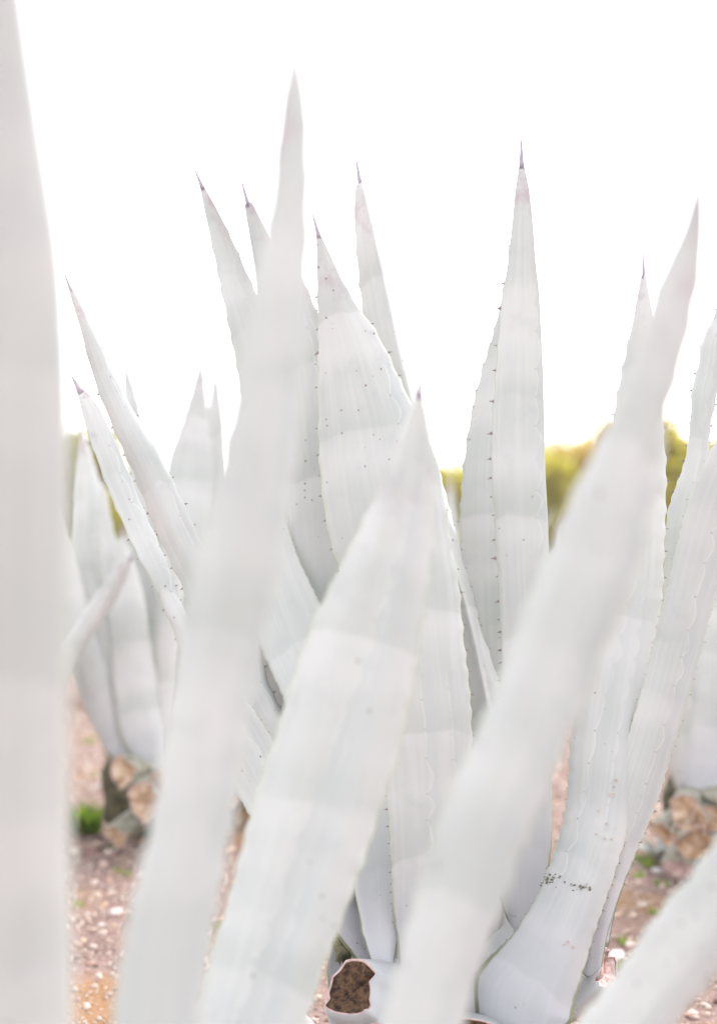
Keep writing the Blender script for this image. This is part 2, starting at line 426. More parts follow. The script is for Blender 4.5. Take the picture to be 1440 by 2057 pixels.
def stub(parent, base, direction, length, wid, thk, seed=0, mat=None, cut=None, up=(0, 0, 1), rim=True, jag=.06, name='leaf_stub', wide=(1.12, 1.05, 1.), angular=False):
    """trimmed leaf base: thick wedge with a rounded section, an open rim and a sunken cut face."""
    rs = np.random.RandomState(seed); base = np.asarray(base, float); D = nrm(np.asarray(direction, float))
    up = np.asarray(up, float) + (np.array([rs.normal(0, .3), 0, 0]) if cut is M_CUTPALE else 0)
    Wv = nrm(np.cross(D, up)); U = nrm(np.cross(Wv, D))
    nr, ns = 10, 28; v = []; skew = rs.rand()
    prof = np.interp(np.linspace(0, 1, nr), [0, .4, 1], wide)
    js = [jag * noise.noise(Vector((k * .9, seed, 0))) + jag * .4 * (rs.rand() - .5) for k in range(ns)]
    def sec(k, q):
        an = 2 * math.pi * k / ns; ca, sa = math.cos(an), math.sin(an)
        x = ca; y = math.copysign(1, sa) * max(0., 1 - x * x) ** (.55 + .45 * skew)
        if angular:
            x = math.copysign(abs(ca) ** 1.3, ca); y = math.copysign(abs(sa) ** 1.25, sa) * (1.1 if ca * sa > 0 else .85)
        if sa > 0: y *= 1.15
        y *= 1 + .25 * skew * x
        return Wv * x * wid / 2 * q + U * (y * thk / 2 * q + (.10 + .12 * skew) * wid * x * x * q)
    for i in range(nr):
        t = i / (nr - 1)
        for k in range(ns):
            v.append(base + D * length * (t + js[k] * t * t * wid / length) + sec(k, prof[i]))
    f = [[i * ns + k, i * ns + (k + 1) % ns, (i + 1) * ns + (k + 1) % ns, (i + 1) * ns + k] for i in range(nr - 1) for k in range(ns)]
    f.append(list(range(ns))[::-1])
    # rim turned inwards
    for q, dz in ((.96, .0), (.93, -.02)):
        for k in range(ns):
            v.append(base + D * (length * (1 + js[k] * wid / length) + dz * wid) + sec(k, q))
    for i in (nr - 1, nr):
        for k in range(ns):
            f.append([i * ns + k, i * ns + (k + 1) % ns, (i + 1) * ns + (k + 1) % ns, (i + 1) * ns + k])
    A = dict(u=np.zeros(len(v)), s=np.full(len(v), .3), v=np.full(len(v), .15), i1=np.ones(len(v)), i2=np.ones(len(v)),
             seed=np.full(len(v), seed % 5 * 1.1), spot=np.full(len(v), .0))
    o = mesh_obj(name, v, f, mat or M_RIND, parent, attrs=A)
    if rim: o.data.materials.append(M_RIM); [setattr(p, 'material_index', 1) for p in o.data.polygons[-2 * ns:]]
    # cut face
    cv, cf = [], []; R = 7
    for r in range(R):
        q = .945 * (1 - r / R)
        for k in range(ns):
            cv.append(base + D * (length * (1 + js[k] * q * wid / length) - wid * (.03 + .10 * (1 - q ** 2)) + wid * .03 * (rs.rand() - .5)) + sec(k, q))
    cv.append(base + D * (length - .12 * wid) + U * 0)
    for r in range(R - 1):
        for k in range(ns):
            cf.append([r * ns + k, r * ns + (k + 1) % ns, (r + 1) * ns + (k + 1) % ns, (r + 1) * ns + k])
    cf += [[(R - 1) * ns + k, (R - 1) * ns + (k + 1) % ns, R * ns] for k in range(ns)]
    mesh_obj('cut_face', cv, cf, cut or M_CUTPALE, o, smooth=False)
    return o

# ------------------------------------------------------------------ ground
def ground_h(x, y):
    q = noise.noise(Vector((x * .9, y * .9, 3))) * .035 + noise.noise(Vector((x * 3.1, y * 3.1, 7))) * .014 + noise.noise(Vector((x * 11, y * 11, 1))) * .006
    return q - .02
def ground_material():
    m, nt, bs = new_mat('gravelly_soil')
    tc = N(nt, 'ShaderNodeTexCoord').outputs['Object']
    big = noise_n(nt, tc, 1.3, 3, .55); mid = noise_n(nt, tc, 9.0, 5, .65); fine = noise_n(nt, tc, 70.0, 4, .7)
    c = mixc(nt, mapr(nt, mid, .35, .65), (.16, .10, .088), (.26, .175, .155))
    c = mixc(nt, mapr(nt, big, .54, .66), c, (.26, .15, .075))
    c = mixc(nt, mapr(nt, fine, .4, .8), c, (.32, .235, .20))
    vd = N(nt, 'ShaderNodeVectorMath', operation='DISTANCE'); nt.links.new(tc, vd.inputs[0]); vd.inputs[1].default_value = (-.60, 3.32, 0)
    pf = math_n(nt, 'ADD', vd.outputs['Value'], math_n(nt, 'MULTIPLY', mid, .35))
    c = mixc(nt, mapr(nt, pf, .62, .38, 0, .55), c, (.33, .17, .05))
    vo = N(nt, 'ShaderNodeTexVoronoi'); vo.inputs['Scale'].default_value = 55; nt.links.new(tc, vo.inputs['Vector'])
    sepc = N(nt, 'ShaderNodeSeparateColor'); nt.links.new(vo.outputs['Color'], sepc.inputs[0])
    st = math_n(nt, 'MULTIPLY', mapr(nt, vo.outputs['Distance'], .40, .25), mapr(nt, sepc.outputs[0], .45, .6))
    c = mixc(nt, st, c, mixc(nt, sepc.outputs[1], (.52, .42, .36), (.36, .25, .20)))
    nt.links.new(c, bs.inputs['Base Color']); bs.inputs['Roughness'].default_value = .95
    bs.inputs['Specular IOR Level'].default_value = .15
    h = math_n(nt, 'ADD', math_n(nt, 'MULTIPLY', st, .8), math_n(nt, 'ADD', mid, fine))
    bp = N(nt, 'ShaderNodeBump'); bp.inputs['Strength'].default_value = .9; bp.inputs['Distance'].default_value = .01
    nt.links.new(h, bp.inputs['Height']); nt.links.new(bp.outputs[0], bs.inputs['Normal'])
    return m
M_SOIL = ground_material()
xs = np.unique(np.r_[np.linspace(-2.6, 2.6, 150), -np.geomspace(2.6, 900, 30), np.geomspace(2.6, 900, 30)])
ys = np.unique(np.r_[np.linspace(1.5, 8, 190), 1.5 - np.geomspace(.1, 900, 18), np.geomspace(8, 1500, 40)])
gx, gy = np.meshgrid(xs, ys)
gz = np.array([[ground_h(a, b) if abs(a) < 30 and abs(b) < 40 else -.02 for a in xs] for b in ys])
gi = np.arange(gx.size).reshape(gx.shape)
gf = np.stack([gi[:-1, :-1], gi[:-1, 1:], gi[1:, 1:], gi[1:, :-1]], -1).reshape(-1, 4)
g = mesh_obj('ground', np.stack([gx, gy, gz], -1).reshape(-1, 3), gf, M_SOIL); g['kind'] = 'structure'

# gravel: thousands of small angular stones
def stones_material():
    m, nt, bs = new_mat('gravel_stone')
    c = attr(nt, 'tone', 'Color'); tc = N(nt, 'ShaderNodeTexCoord').outputs['Object']
    nf = noise_n(nt, tc, 120, 4, .6)
    c2 = mixc(nt, mapr(nt, nf, .4, .7, 0, .45), c, (.30, .19, .15))
    nt.links.new(c2, bs.inputs['Base Color']); bs.inputs['Roughness'].default_value = .8
    return m
M_STONE = stones_material()
def ico():
    import bmesh
    bm = bmesh.new(); bmesh.ops.create_icosphere(bm, subdivisions=1, radius=1)
    v = np.array([x.co[:] for x in bm.verts]); f = np.array([[q.index for q in p.verts] for p in bm.faces])
    bm.free(); return v, f
IV, IF = ico()
def scatter_gravel():
    pts, rad = [], []
    for _ in range(60000):
        y = 2.3 + 6.2 * RNG.random() ** 1.15; half = .26 * y + .6
        x = RNG.uniform(-half, half)
        cl = noise.noise(Vector((x * 1.7, y * 1.7, 11))) * .5 + .5
        if RNG.random() > .30 + .8 * cl: continue
        if math.hypot(x + .62, y - 3.32) < .26 and RNG.random() < .6: continue
        pts.append((x, y)); rad.append(.0035 + .0085 * RNG.random() ** 2.6 + (.010 * RNG.random() if RNG.random() < .03 else 0) + (y - 3) * .0006)
        if len(pts) >= 26000: break
    pts = np.array(pts); rad = np.array(rad); n = len(pts)
    ax = RNG.uniform(.7, 1.35, (n, 3)); ax[:, 2] *= .6
    V = IV[None] * (1 + RNG.uniform(-.22, .22, (n, len(IV), 1))) * ax[:, None] * rad[:, None, None]
    a = RNG.uniform(0, 6.28, n); ca, sa = np.cos(a), np.sin(a); b = RNG.normal(0, .35, n)
    x, y, z = V[..., 0].copy(), V[..., 1].copy(), V[..., 2].copy()
    z2 = z + x * np.sin(b)[:, None]; V[..., 0] = x * ca[:, None] - y * sa[:, None]; V[..., 1] = x * sa[:, None] + y * ca[:, None]; V[..., 2] = z2
    zz = np.array([ground_h(p[0], p[1]) for p in pts]) + rad * .28
    V += np.c_[pts, zz][:, None]
    F = (IF[None] + (np.arange(n) * len(IV))[:, None, None]).reshape(-1, 3)
    pal = np.array([(.50, .40, .34), (.44, .32, .26), (.56, .48, .42), (.38, .24, .19), (.30, .20, .17), (.56, .44, .36), (.48, .33, .22)])
    tone = pal[RNG.choice(len(pal), n, p=[.22, .22, .13, .13, .08, .14, .08])] * RNG.uniform(.85, 1.12, (n, 1))
    o = mesh_obj('gravel', V.reshape(-1, 3), F, M_STONE, smooth=False, attrs={'tone': np.clip(np.repeat(tone, len(IV), 0), 0, .8)})
    o['kind'] = 'stuff'; tag(o, 'loose pinkish cream gravel scattered over the reddish soil between the agaves', 'gravel')
scatter_gravel()

# ------------------------------------------------------------------ AGAVE 1: the large plant in focus
cA = px(900, 2050, 2.85)
A1 = thing('agave', 'large pale agave in sharp focus at the centre with cut stubs at its foot', 'agave', (cA[0], cA[1], 0))
def keep_parent(o_parent):
    """children meshes are in world coordinates: shift the parent's offset out"""
    loc = o_parent.location
    for ch in o_parent.children:
        ch.location = -loc
L = lambda rows, *a, **k: leaf(A1, rows, *a, **k)
# back left pair
L([(1960, 790, 880), (1800, 745, 835), (1500, 660, 790), (1200, 575, 715), (1000, 520, 660), (770, 482, 600), (600, 448, 520), (500, 427, 476), (420, 409, 437), (338, 392, 392)],
  2.88, 3.05, dm=3.02, facing=-1, bulge=.35, roll=12, thick=.022, seed=1.3, tooth=.004, imp=[(.35, -.1, .3, .9)], spine_px=34)
L([(1960, 800, 890), (1800, 760, 850), (1500, 690, 800), (1200, 620, 735), (950, 580, 690), (700, 534, 636), (600, 519, 600), (480, 500, 541), (420, 489, 514), (360, 484, 484)],
  2.86, 3.1, dm=3.05, facing=-1, vee=.9, vee_at=-.45, bulge=.1, roll=-10, thick=.02, seed=2.1, tooth=.005, spine_px=46)
# leaf behind the broad one, right edge showing
L([(1900, 760, 860), (1700, 730, 850), (1500, 670, 820), (1200, 585, 760), (1000, 572, 735), (900, 570, 715), (800, 566, 693), (700, 563, 664), (620, 560, 633), (575, 560, 613), (500, 560, 582), (440, 565, 565)],
  2.84, 2.92, dm=2.95, facing=-1, bulge=.3, thick=.02, seed=3.7, imp=[(.45, -.35, .3, .95), (.8, -.4, .4, .95)])
# broad speckled leaf
L([(1950, 795, 900), (1750, 770, 940), (1500, 735, 940), (1300, 705, 925), (1150, 684, 905), (1050, 655, 880), (950, 641, 862), (850, 636, 838), (790, 634, 812), (700, 634, 770), (600, 635, 706), (520, 634, 668), (470, 633, 645), (435, 631, 631)],
  2.80, 2.80, dm=2.86, facing=1, bulge=.16, thick=.022, seed=4.2, tooth=.0095, tooth_gap=.042, imp=[(-.15, .9, .35, .86), (.55, .35, .5, .93)], spot=.55, spine_px=32)
# folded leaf rising behind it, right flank lit
L([(1980, 930, 1010), (1800, 945, 1040), (1600, 960, 1045), (1400, 925, 1003), (1250, 895, 970), (1100, 850, 928), (1000, 815, 906), (900, 790, 880), (800, 768, 854), (700, 749, 827), (600, 732, 803), (500, 720, 776), (400, 713, 746), (318, 714, 714)],
  2.88, 2.98, dm=2.97, facing=1, vee=2.0, vee_at=.05, bulge=.05, roll=-14, thick=.012, seed=5.1, tooth=.006, spine_px=40)
# front leaf whose toothed right edge crosses the lit flank
L([(1990, 800, 880), (1850, 790, 930), (1700, 785, 945), (1500, 770, 948), (1400, 757, 944), (1300, 750, 933), (1180, 750, 922), (1090, 755, 906), (1000, 770, 893), (930, 790, 882), (880, 815, 866), (850, 842, 842)],
  2.74, 2.66, dm=2.68, facing=1, bulge=.22, thick=.024, seed=6.4, tooth=.0075, imp=[(-.35, .5, .1, .6), (.35, .3, .05, .6)])
# tall sharp leaf right of centre
L([(1885, 1030, 1068), (1800, 1000, 1092), (1700, 985, 1108), (1560, 990, 1108), (1360, 1008, 1108), (1180, 1001, 1104), (1050, 993, 1101), (950, 988, 1096), (850, 988, 1094), (760, 994, 1092), (650, 1003, 1087), (580, 1010, 1083), (530, 1018, 1077), (450, 1027, 1071), (380, 1034, 1063), (320, 1042, 1052), (280, 1047, 1047)],
  2.84, 2.80, dm=2.82, facing=-1, bulge=.14, thick=.018, seed=7.2, tooth=.0098, bare=1, imp=[(.2, .75, .2, .85)], spine_px=38, tooth_gap=.036)
# leaf behind it
L([(1900, 980, 1040), (1700, 950, 1080), (1500, 935, 1095), (1350, 928, 1085), (1180, 922, 1075), (1050, 923, 1066), (950, 929, 1055), (850, 943, 1050), (760, 963, 1045), (690, 984, 1040), (630, 1000, 1035), (560, 1015, 1030), (500, 1028, 1028)],
  2.92, 3.0, dm=3.0, facing=-1, bulge=.2, thick=.018, seed=8.9, tooth=.006)
# bluish leaf low between front leaves
L([(1990, 765, 775), (1945, 750, 790), (1895, 733, 800), (1850, 724, 806), (1780, 713, 813), (1700, 695, 811), (1620, 670, 800), (1540, 640, 780), (1400, 570, 740), (1250, 505, 660), (1100, 470, 590), (950, 460, 560), (860, 500, 550), (810, 530, 530)],
  2.72, 3.0, dm=2.86, facing=-1, bulge=.38, thick=.02, seed=9.3, tooth=.003, tooth_gap=.016)
# leaf with base clasping on the right, in front: long, brownish, creased right side
o10, V10, us10, s10 = L([(2120, 960, 1095), (2057, 945, 1132), (2012, 938, 1162), (1985, 952, 1172), (1930, 1002, 1182), (1880, 1038, 1193), (1830, 1068, 1207), (1780, 1090, 1222), (1700, 1117, 1247), (1620, 1135, 1268), (1500, 1143, 1285), (1400, 1155, 1302), (1300, 1172, 1318), (1200, 1188, 1328), (1100, 1203, 1333), (1000, 1213, 1336), (930, 1220, 1336), (850, 1231, 1330), (790, 1239, 1326), (680, 1262, 1318), (620, 1274, 1308), (560, 1284, 1300), (508, 1293, 1293)],
  2.70, 2.70, dm=2.72, facing=1, bulge=.20, vee=.42, vee_at=.6, thick=.034, seed=10.2, tooth=.0065, imp=[(-.95, 1.5, .22, .62), (.25, .15, .3, .6)], spine_px=36, n=190, tooth_gap=.030, spot=.1)
# pale strips right of it
L([(1900, 1188, 1222), (1800, 1200, 1243), (1700, 1222, 1280), (1600, 1240, 1318), (1500, 1262, 1340), (1400, 1285, 1360), (1300, 1305, 1372), (1200, 1328, 1388), (1120, 1333, 1398), (1050, 1337, 1407), (1000, 1350, 1413), (930, 1374, 1420), (860, 1384, 1426), (790, 1388, 1440), (740, 1400, 1450), (690, 1408, 1458), (640, 1432, 1464), (560, 1455, 1468), (500, 1470, 1470)],
  2.76, 2.72, dm=2.80, facing=1, vee=.75, vee_at=.05, bulge=.05, thick=.014, seed=11.4, tooth=.008, imp=[(.05, .05, .2, .95)], tooth_gap=.03)
L([(1960, 1165, 1205), (1850, 1175, 1226), (1780, 1190, 1247), (1700, 1200, 1278), (1600, 1222, 1320), (1500, 1255, 1350), (1400, 1285, 1380), (1300, 1310, 1408), (1200, 1335, 1434), (1100, 1358, 1465), (1000, 1385, 1500), (900, 1430, 1540), (800, 1490, 1580), (700, 1560, 1610), (620, 1630, 1630)],
  2.74, 2.45, dm=2.64, facing=1, bulge=.16, thick=.022, seed=12.6, tooth=.004, tooth_gap=.022, imp=[(.3, -.2, .2, .7)])
# leaves leaning out to the left
L([(1900, 735, 800), (1750, 655, 755), (1600, 560, 690), (1500, 515, 610), (1400, 455, 556), (1300, 400, 525), (1200, 375, 470), (1090, 325, 405), (1020, 297, 372), (935, 262, 332), (860, 228, 288), (800, 203, 256), (740, 182, 226), (660, 161, 187), (600, 143, 158), (545, 127, 127)],
  2.86, 2.72, dm=2.84, facing=1, bulge=.22, thick=.022, seed=13.1, tooth=.0075, spine_px=26, imp=[(.55, 0., .3, .9)], roll=-8, tooth_gap=.046)
L([(1930, 720, 780), (1800, 620, 720), (1650, 510, 630), (1520, 440, 560), (1380, 395, 470), (1230, 333, 376), (1160, 299, 352), (1090, 262, 322), (1030, 236, 293), (960, 208, 264), (900, 187, 238), (850, 170, 215), (800, 156, 186), (755, 141, 141)],
  2.80, 2.60, dm=2.70, facing=1, bulge=.05, thick=.018, seed=14.5, tooth=.006, spine_px=22, imp=[(.3, 0., .2, .95)], spot=.3, roll=-22)
# filler leaves of the rosette turned away from the camera
for az, tl, ln_, wd in ((5, 26, .95, .16), (-35, 30, .8, .16)):
    a = math.radians(az)
    rosette_leaf(A1, (cA[0] + .03 + .07 * math.sin(a), cA[1] + .1 + .08 * math.cos(a), .12), az, tl, ln_ * .8, wd, teeth=True, tooth=.007)
stem(A1, (cA[0], cA[1] + .06), .13, .26)
# clasping leaf bases around the foot
def base_piece(rows, d0, d1, **k):
    return leaf(A1, rows, d0, d1, spine_px=4, teeth=False, **k)
stub(A1, px(800, 2075, 2.80), px(660, 1958, 2.58) - px(800, 2075, 2.80), .235, .112, .098, seed=3, mat=M_LEAF, cut=M_CUT, up=(.25, -.55, .8), jag=.14, wide=(2.7, 1.8, 1.), angular=True)
stub(A1, px(830, 2150, 2.72), px(725, 2098, 2.50) - px(830, 2150, 2.72), .18, .11, .08, seed=8, mat=M_LEAF, cut=M_CUT, up=(.1, -.5, .85), jag=.08)
stub(A1, px(600, 2085, 2.82), (-.6, -.5, .35), .08, .11, .07, seed=12, cut=M_CUTPALE)
stub(A1, px(1150, 2010, 2.80), px(1232, 1945, 2.74) - px(1150, 2010, 2.80), .11, .11, .05, seed=5, mat=M_LEAF, cut=M_RIM, up=(-.4, -.3, .9), jag=.22)
stub(A1, px(1060, 2100, 2.72), (.5, -.8, .1), .10, .13, .08, seed=15, cut=M_CUT)
stub(A1, px(940, 2090, 2.72), (-.1, -.9, .25), .08, .14, .08, seed=16, mat=M_LEAF, cut=M_CUT)
for az, d in ((60, 20), (110, 25), (160, 15), (200, 30), (330, 20), (20, 25)):
    a = math.radians(az)
    stub(A1, (cA[0] + .08 * math.sin(a), cA[1] + .06 + .08 * math.cos(a), .08 + d * .001), (math.sin(a), math.cos(a), .45), .12, .12, .06, seed=az, cut=M_CUTPALE)
# short broad bases seen between the long leaves
L([(2057, 860, 1000), (2000, 905, 1010), (1950, 930, 1025), (1900, 975, 1050), (1862, 1010, 1058), (1800, 1010, 1062), (1700, 1000, 1062), (1500, 960, 1040), (1250, 880, 960), (1120, 840, 890), (1060, 840, 840)],
  2.80, 3.0, dm=2.92, facing=1, bulge=.25, thick=.03, seed=15.5, tooth=.004, spot=.2)
L([(2050, 660, 800), (1960, 655, 760), (1880, 665, 730), (1800, 660, 722), (1700, 610, 700), (1500, 540, 640), (1350, 500, 570), (1250, 500, 500)],
  2.82, 2.95, facing=-1, bulge=.35, thick=.02, seed=16.5, tooth=.003)
L([(2057, 700, 830), (2000, 745, 850), (1950, 775, 860), (1880, 800, 880), (1750, 820, 930), (1550, 850, 950), (1450, 850, 900), (1400, 870, 870)],
  2.80, 3.05, facing=1, bulge=.25, thick=.025, seed=17.5, tooth=.003)
def husk(x, y, d, w, h, mat, seed, name='filler_husk'):  # brown pieces added at the foot to stand in for shade between leaves
    v, f = [], []; a, b = 9, 7; c = px(x, y, d)
    for s_ in (0, 1):
        for i in range(a):
            for j in range(b):
                t, q = i / (a - 1) * 2 - 1, j / (b - 1) * 2 - 1
                k = 1 + .5 * noise.noise(Vector((t * 2, q * 2, seed)))
                v.append(c + np.array([q * w * (1 - .5 * abs(t)) * k, .02 * (q * q + t * .5) + .012 * noise.noise(Vector((t * 3, q * 3, seed + 4))) + s_ * .002, t * h * k]))
    for s_ in (0, 1):
        for i in range(a - 1):
            for j in range(b - 1):
                o_ = s_ * a * b + i * b + j; q = [o_, o_ + 1, o_ + b + 1, o_ + b]; f.append(q if not s_ else q[::-1])
    return mesh_obj(name, v, f, mat, A1)
husk(706, 1855, 2.80, .018, .045, M_DRY, 3)
husk(690, 1905, 2.78, .020, .03, M_STEM, 9)
husk(975, 1965, 2.86, .04, .05, M_STEM, 5)
husk(1240, 2040, 2.80, .06, .03, M_DRY, 7)
# crusty scars and corky rings on the right-hand leaf
def on_leaf(V, x, y):
    """nearest front-surface vertex of the leaf grid to a photograph pixel, with its normal"""
    Q = V[:, :13].reshape(-1, 3); pxs = 720 + Q[:, 0] / Q[:, 1] * FPX; pys = 1028.5 - (Q[:, 2] - CAM_H) / Q[:, 1] * FPX
    i = int(np.argmin((pxs - x) ** 2 + (pys - y) ** 2)); d = Q[i, 1]
    p = px(x, y, d - .002); return p
sv, sf = [], []
rs = np.random.RandomState(4)
for (x0, y0, n_, sx, sy) in ((1108, 1764, 26, 15, 7), (1148, 1778, 7, 6, 4), (1168, 1783, 22, 12, 6), (1094, 1772, 9, 6, 4), (1140, 1770, 6, 40, 16)):
    for _ in range(n_):
        p = on_leaf(V10, x0 + rs.normal(0, sx * .6), y0 + rs.normal(0, sy * .6)); r = rs.uniform(.0007, .0024)
        v, f = blob(p, r, 8, 5, .6, rs.rand() * 9, (rs.uniform(.8, 1.6), .3, rs.uniform(.6, 1.1))); b = len(sv); sv += v; sf += [[b + q for q in ff] for ff in f]
so = mesh_obj('crusty_scar', sv, sf, M_CRUST, o10); so['kind'] = 'stuff'
sv, sf = [], []
for x, y, r in ((1236, 1568, 4), (1232, 1581, 2.5), (1228, 1596, 4.5), (1203, 1629, 4), (1216, 1655, 2.5), (1213, 1685, 2.5), (1228, 1686, 2), (1107, 1881, 2.6), (1140, 1892, 2.6), (1133, 1898, 2.2), (1151, 1903, 3), (1196, 1676, 2)):
    p = on_leaf(V10, x, y); R = r / FPX * 2.7
    b = len(sv)
    for k in range(12):
        an = k * math.pi / 6
        for rr, dy in ((1., .001), (.85, -.0012), (.5, -.0006), (.3, .0004)):
            sv.append(p + np.array([math.cos(an) * R * rr, dy, math.sin(an) * R * rr]))
    for k in range(12):
        for q in range(3):
            k2 = (k + 1) % 12; sf.append([b + k * 4 + q, b + k2 * 4 + q, b + k2 * 4 + q + 1, b + k * 4 + q + 1])
so = mesh_obj('corky_rings', sv, sf, M_RING, o10); so['kind'] = 'stuff'
keep_parent(A1)

# ------------------------------------------------------------------ AGAVE 2: the blurred plant right by the camera
cB = px(150, 3300, 1.45)
A2 = thing('agave', 'blurred agave closest to the camera, its long leaves crossing the whole view', 'agave', (cB[0], cB[1], 0))
L = lambda rows, *a, **k: leaf(A2, rows, *a, **k)
L([(3250, 40, 180), (2900, 110, 255), (2500, 185, 345), (2050, 235, 396), (1850, 266, 425), (1650, 312, 462), (1500, 333, 483), (1380, 354, 502), (1270, 373, 526), (1150, 397, 549), (1050, 423, 571), (950, 447, 585), (850, 466, 598), (750, 490, 603), (600, 512, 612), (500, 532, 617), (400, 548, 617), (300, 559, 616), (200, 570, 612), (140, 577, 606), (10, 591, 591)],
  1.36, 1.32, dm=1.35, facing=1, bulge=.22, thick=.02, seed=20.3, grow=17, wave=.004, tooth=.004, spine_px=60, imp=[(.35, .2, .3, .9)])
L([(3100, 100, 260), (2600, 230, 400), (2300, 320, 520), (2020, 400, 622), (1900, 432, 662), (1800, 460, 702), (1700, 486, 738), (1600, 515, 770), (1500, 548, 803), (1420, 573, 820), (1280, 622, 848), (1200, 660, 858), (1150, 684, 864), (1080, 719, 868), (1000, 756, 869), (950, 778, 868), (880, 800, 864), (820, 824, 856), (735, 845, 845)],
  1.75, 1.90, dm=1.92, facing=1, bulge=.20, thick=.022, seed=21.6, grow=5, ridge=.05, tooth=.0035, spine_px=45, imp=[(-.4, .5, .2, .85), (.3, -.2, .2, .9)], spot=.25, wave=.008)
L([(3000, 350, 500), (2500, 590, 740), (2200, 725, 870), (2057, 775, 922), (1920, 808, 960), (1780, 850, 1015), (1680, 882, 1048), (1600, 910, 1082), (1450, 974, 1148), (1370, 1008, 1180), (1280, 1040, 1214), (1200, 1068, 1250), (1120, 1108, 1285), (1060, 1130, 1296), (970, 1170, 1314), (900, 1205, 1326), (830, 1240, 1334), (720, 1280, 1368), (620, 1308, 1391), (530, 1342, 1406), (450, 1373, 1414), (280, 1416, 1416)],
  1.46, 1.34, dm=1.42, facing=1, bulge=.20, thick=.02, seed=22.2, grow=15, wave=.005, tooth=.0035, spine_px=50, imp=[(.1, .3, .2, .8)])
L([(3150, 0, 130), (2600, -70, 140), (2057, -90, 143), (1800, -105, 137), (1600, -110, 134), (1400, -118, 132), (1200, -122, 135), (1000, -124, 139), (800, -128, 138), (600, -124, 130), (500, -120, 122), (400, -115, 108), (300, -108, 93), (150, -90, 70), (0, -66, 48), (-150, -40, 24), (-320, -12, -12)],
  1.30, .95, dm=1.08, facing=1, bulge=.22, thick=.024, seed=23.8, grow=18, wave=.001, teeth=False, ridge=.004, tooth=.003, spine_px=60)
L([(3000, 360, 560), (2650, 640, 860), (2400, 850, 1080), (2200, 1040, 1270), (2057, 1168, 1345), (2010, 1203, 1382), (1940, 1250, 1442), (1870, 1300, 1500), (1810, 1350, 1550), (1750, 1397, 1600), (1680, 1450, 1650), (1560, 1560, 1730), (1400, 1710, 1830), (1250, 1860, 1920), (1150, 1970, 1970)],
  1.75, 1.50, dm=1.68, facing=1, bulge=.20, thick=.022, seed=24.4, grow=5, tooth=.0045, spine_px=40, imp=[(.0, .2, .3, .8)])
for az, tl, ln_, wd in ((-60, 38, 1.2, .13), (-95, 50, 1.1, .13), (-25, 62, .85, .12), (-130, 62, 1.0, .13), (200, 72, .8, .12), (150, 74, .8, .12), (105, 76, .8, .12)):
    a = math.radians(az)
    rosette_leaf(A2, (cB[0] + .05 * math.sin(a), cB[1] + .05 * math.cos(a), .06), az, tl, ln_, wd, tooth=.006)
stem(A2, (cB[0], cB[1]), .13, .22)
keep_parent(A2)

# ------------------------------------------------------------------ AGAVE 3: soft plant on the left behind
cC = px(300, 1640, 5.15)
A3 = thing('agave', 'soft-focus agave behind on the left with cream cut stubs around its base', 'agave', (cC[0], cC[1], 0))
L = lambda rows, *a, **k: leaf(A3, rows, *a, n=70, tooth=.008, grow=7, spine_px=14, **k)
L([(1545, 270, 320), (1500, 215, 285), (1410, 172, 252), (1330, 140, 215), (1240, 108, 185), (1150, 85, 155), (1050, 70, 120), (950, 62, 85), (900, 70, 70)], 5.0, 4.8, facing=1, bulge=.3, thick=.04, seed=30.1)
L([(1545, 280, 330), (1450, 232, 312), (1350, 200, 292), (1250, 180, 270), (1150, 158, 240), (1050, 150, 218), (960, 153, 195), (900, 158, 180), (850, 160, 160)], 5.1, 5.1, facing=1, bulge=.3, thick=.03, seed=31.1, spot=.2, roll=-15)
L([(1545, 270, 320), (1450, 225, 290), (1300, 180, 235), (1200, 158, 200), (1100, 146, 180), (1000, 148, 172), (950, 155, 170), (890, 166, 166)], 4.95, 5.0, facing=1, bulge=.4, thick=.03, seed=31.9, roll=35)
L([(1550, 285, 345), (1480, 260, 345), (1350, 250, 350), (1200, 252, 340), (1100, 258, 325), (1000, 262, 312), (900, 262, 294), (820, 253, 279), (760, 248, 264), (708, 245, 245)], 5.25, 5.4, facing=-1, bulge=.3, thick=.03, seed=32.4)
L([(1550, 270, 345), (1450, 285, 385), (1300, 305, 410), (1150, 322, 422), (1020, 330, 428), (940, 340, 428), (880, 358, 422), (830, 375, 416), (760, 393, 411), (700, 404, 404)], 5.2, 5.3, facing=-1, bulge=.18, thick=.03, seed=33.4)
L([(1550, 290, 345), (1450, 310, 400), (1300, 345, 430), (1150, 370, 450), (1000, 395, 455), (900, 410, 450), (830, 420, 445), (760, 428, 438), (695, 433, 433)], 5.3, 5.4, facing=-1, bulge=.25, thick=.03, seed=34.7)
L([(1548, 285, 340), (1480, 250, 335), (1400, 236, 320), (1300, 228, 300), (1200, 222, 285), (1120, 232, 262), (1080, 240, 250), (1060, 246, 246)], 4.95, 4.9, facing=1, bulge=.3, thick=.03, seed=35.2)
L([(1548, 275, 320), (1450, 262, 305), (1320, 232, 278), (1180, 208, 250), (1080, 198, 228), (1010, 200, 215), (950, 205, 205)], 4.98, 4.95, facing=1, bulge=.5, thick=.04, seed=38.3, roll=25)
L([(1548, 290, 335), (1450, 300, 345), (1300, 318, 362), (1180, 330, 368), (1090, 338, 362), (1020, 345, 345)], 5.0, 4.95, facing=1, bulge=.5, thick=.04, seed=39.3, roll=-25)
L([(1560, 250, 335), (1480, 285, 400), (1400, 320, 440), (1300, 370, 480), (1200, 420, 520), (1100, 470, 545), (1050, 510, 530), (1020, 525, 525)], 5.1, 5.1, facing=1, bulge=.2, thick=.03, seed=37.1)
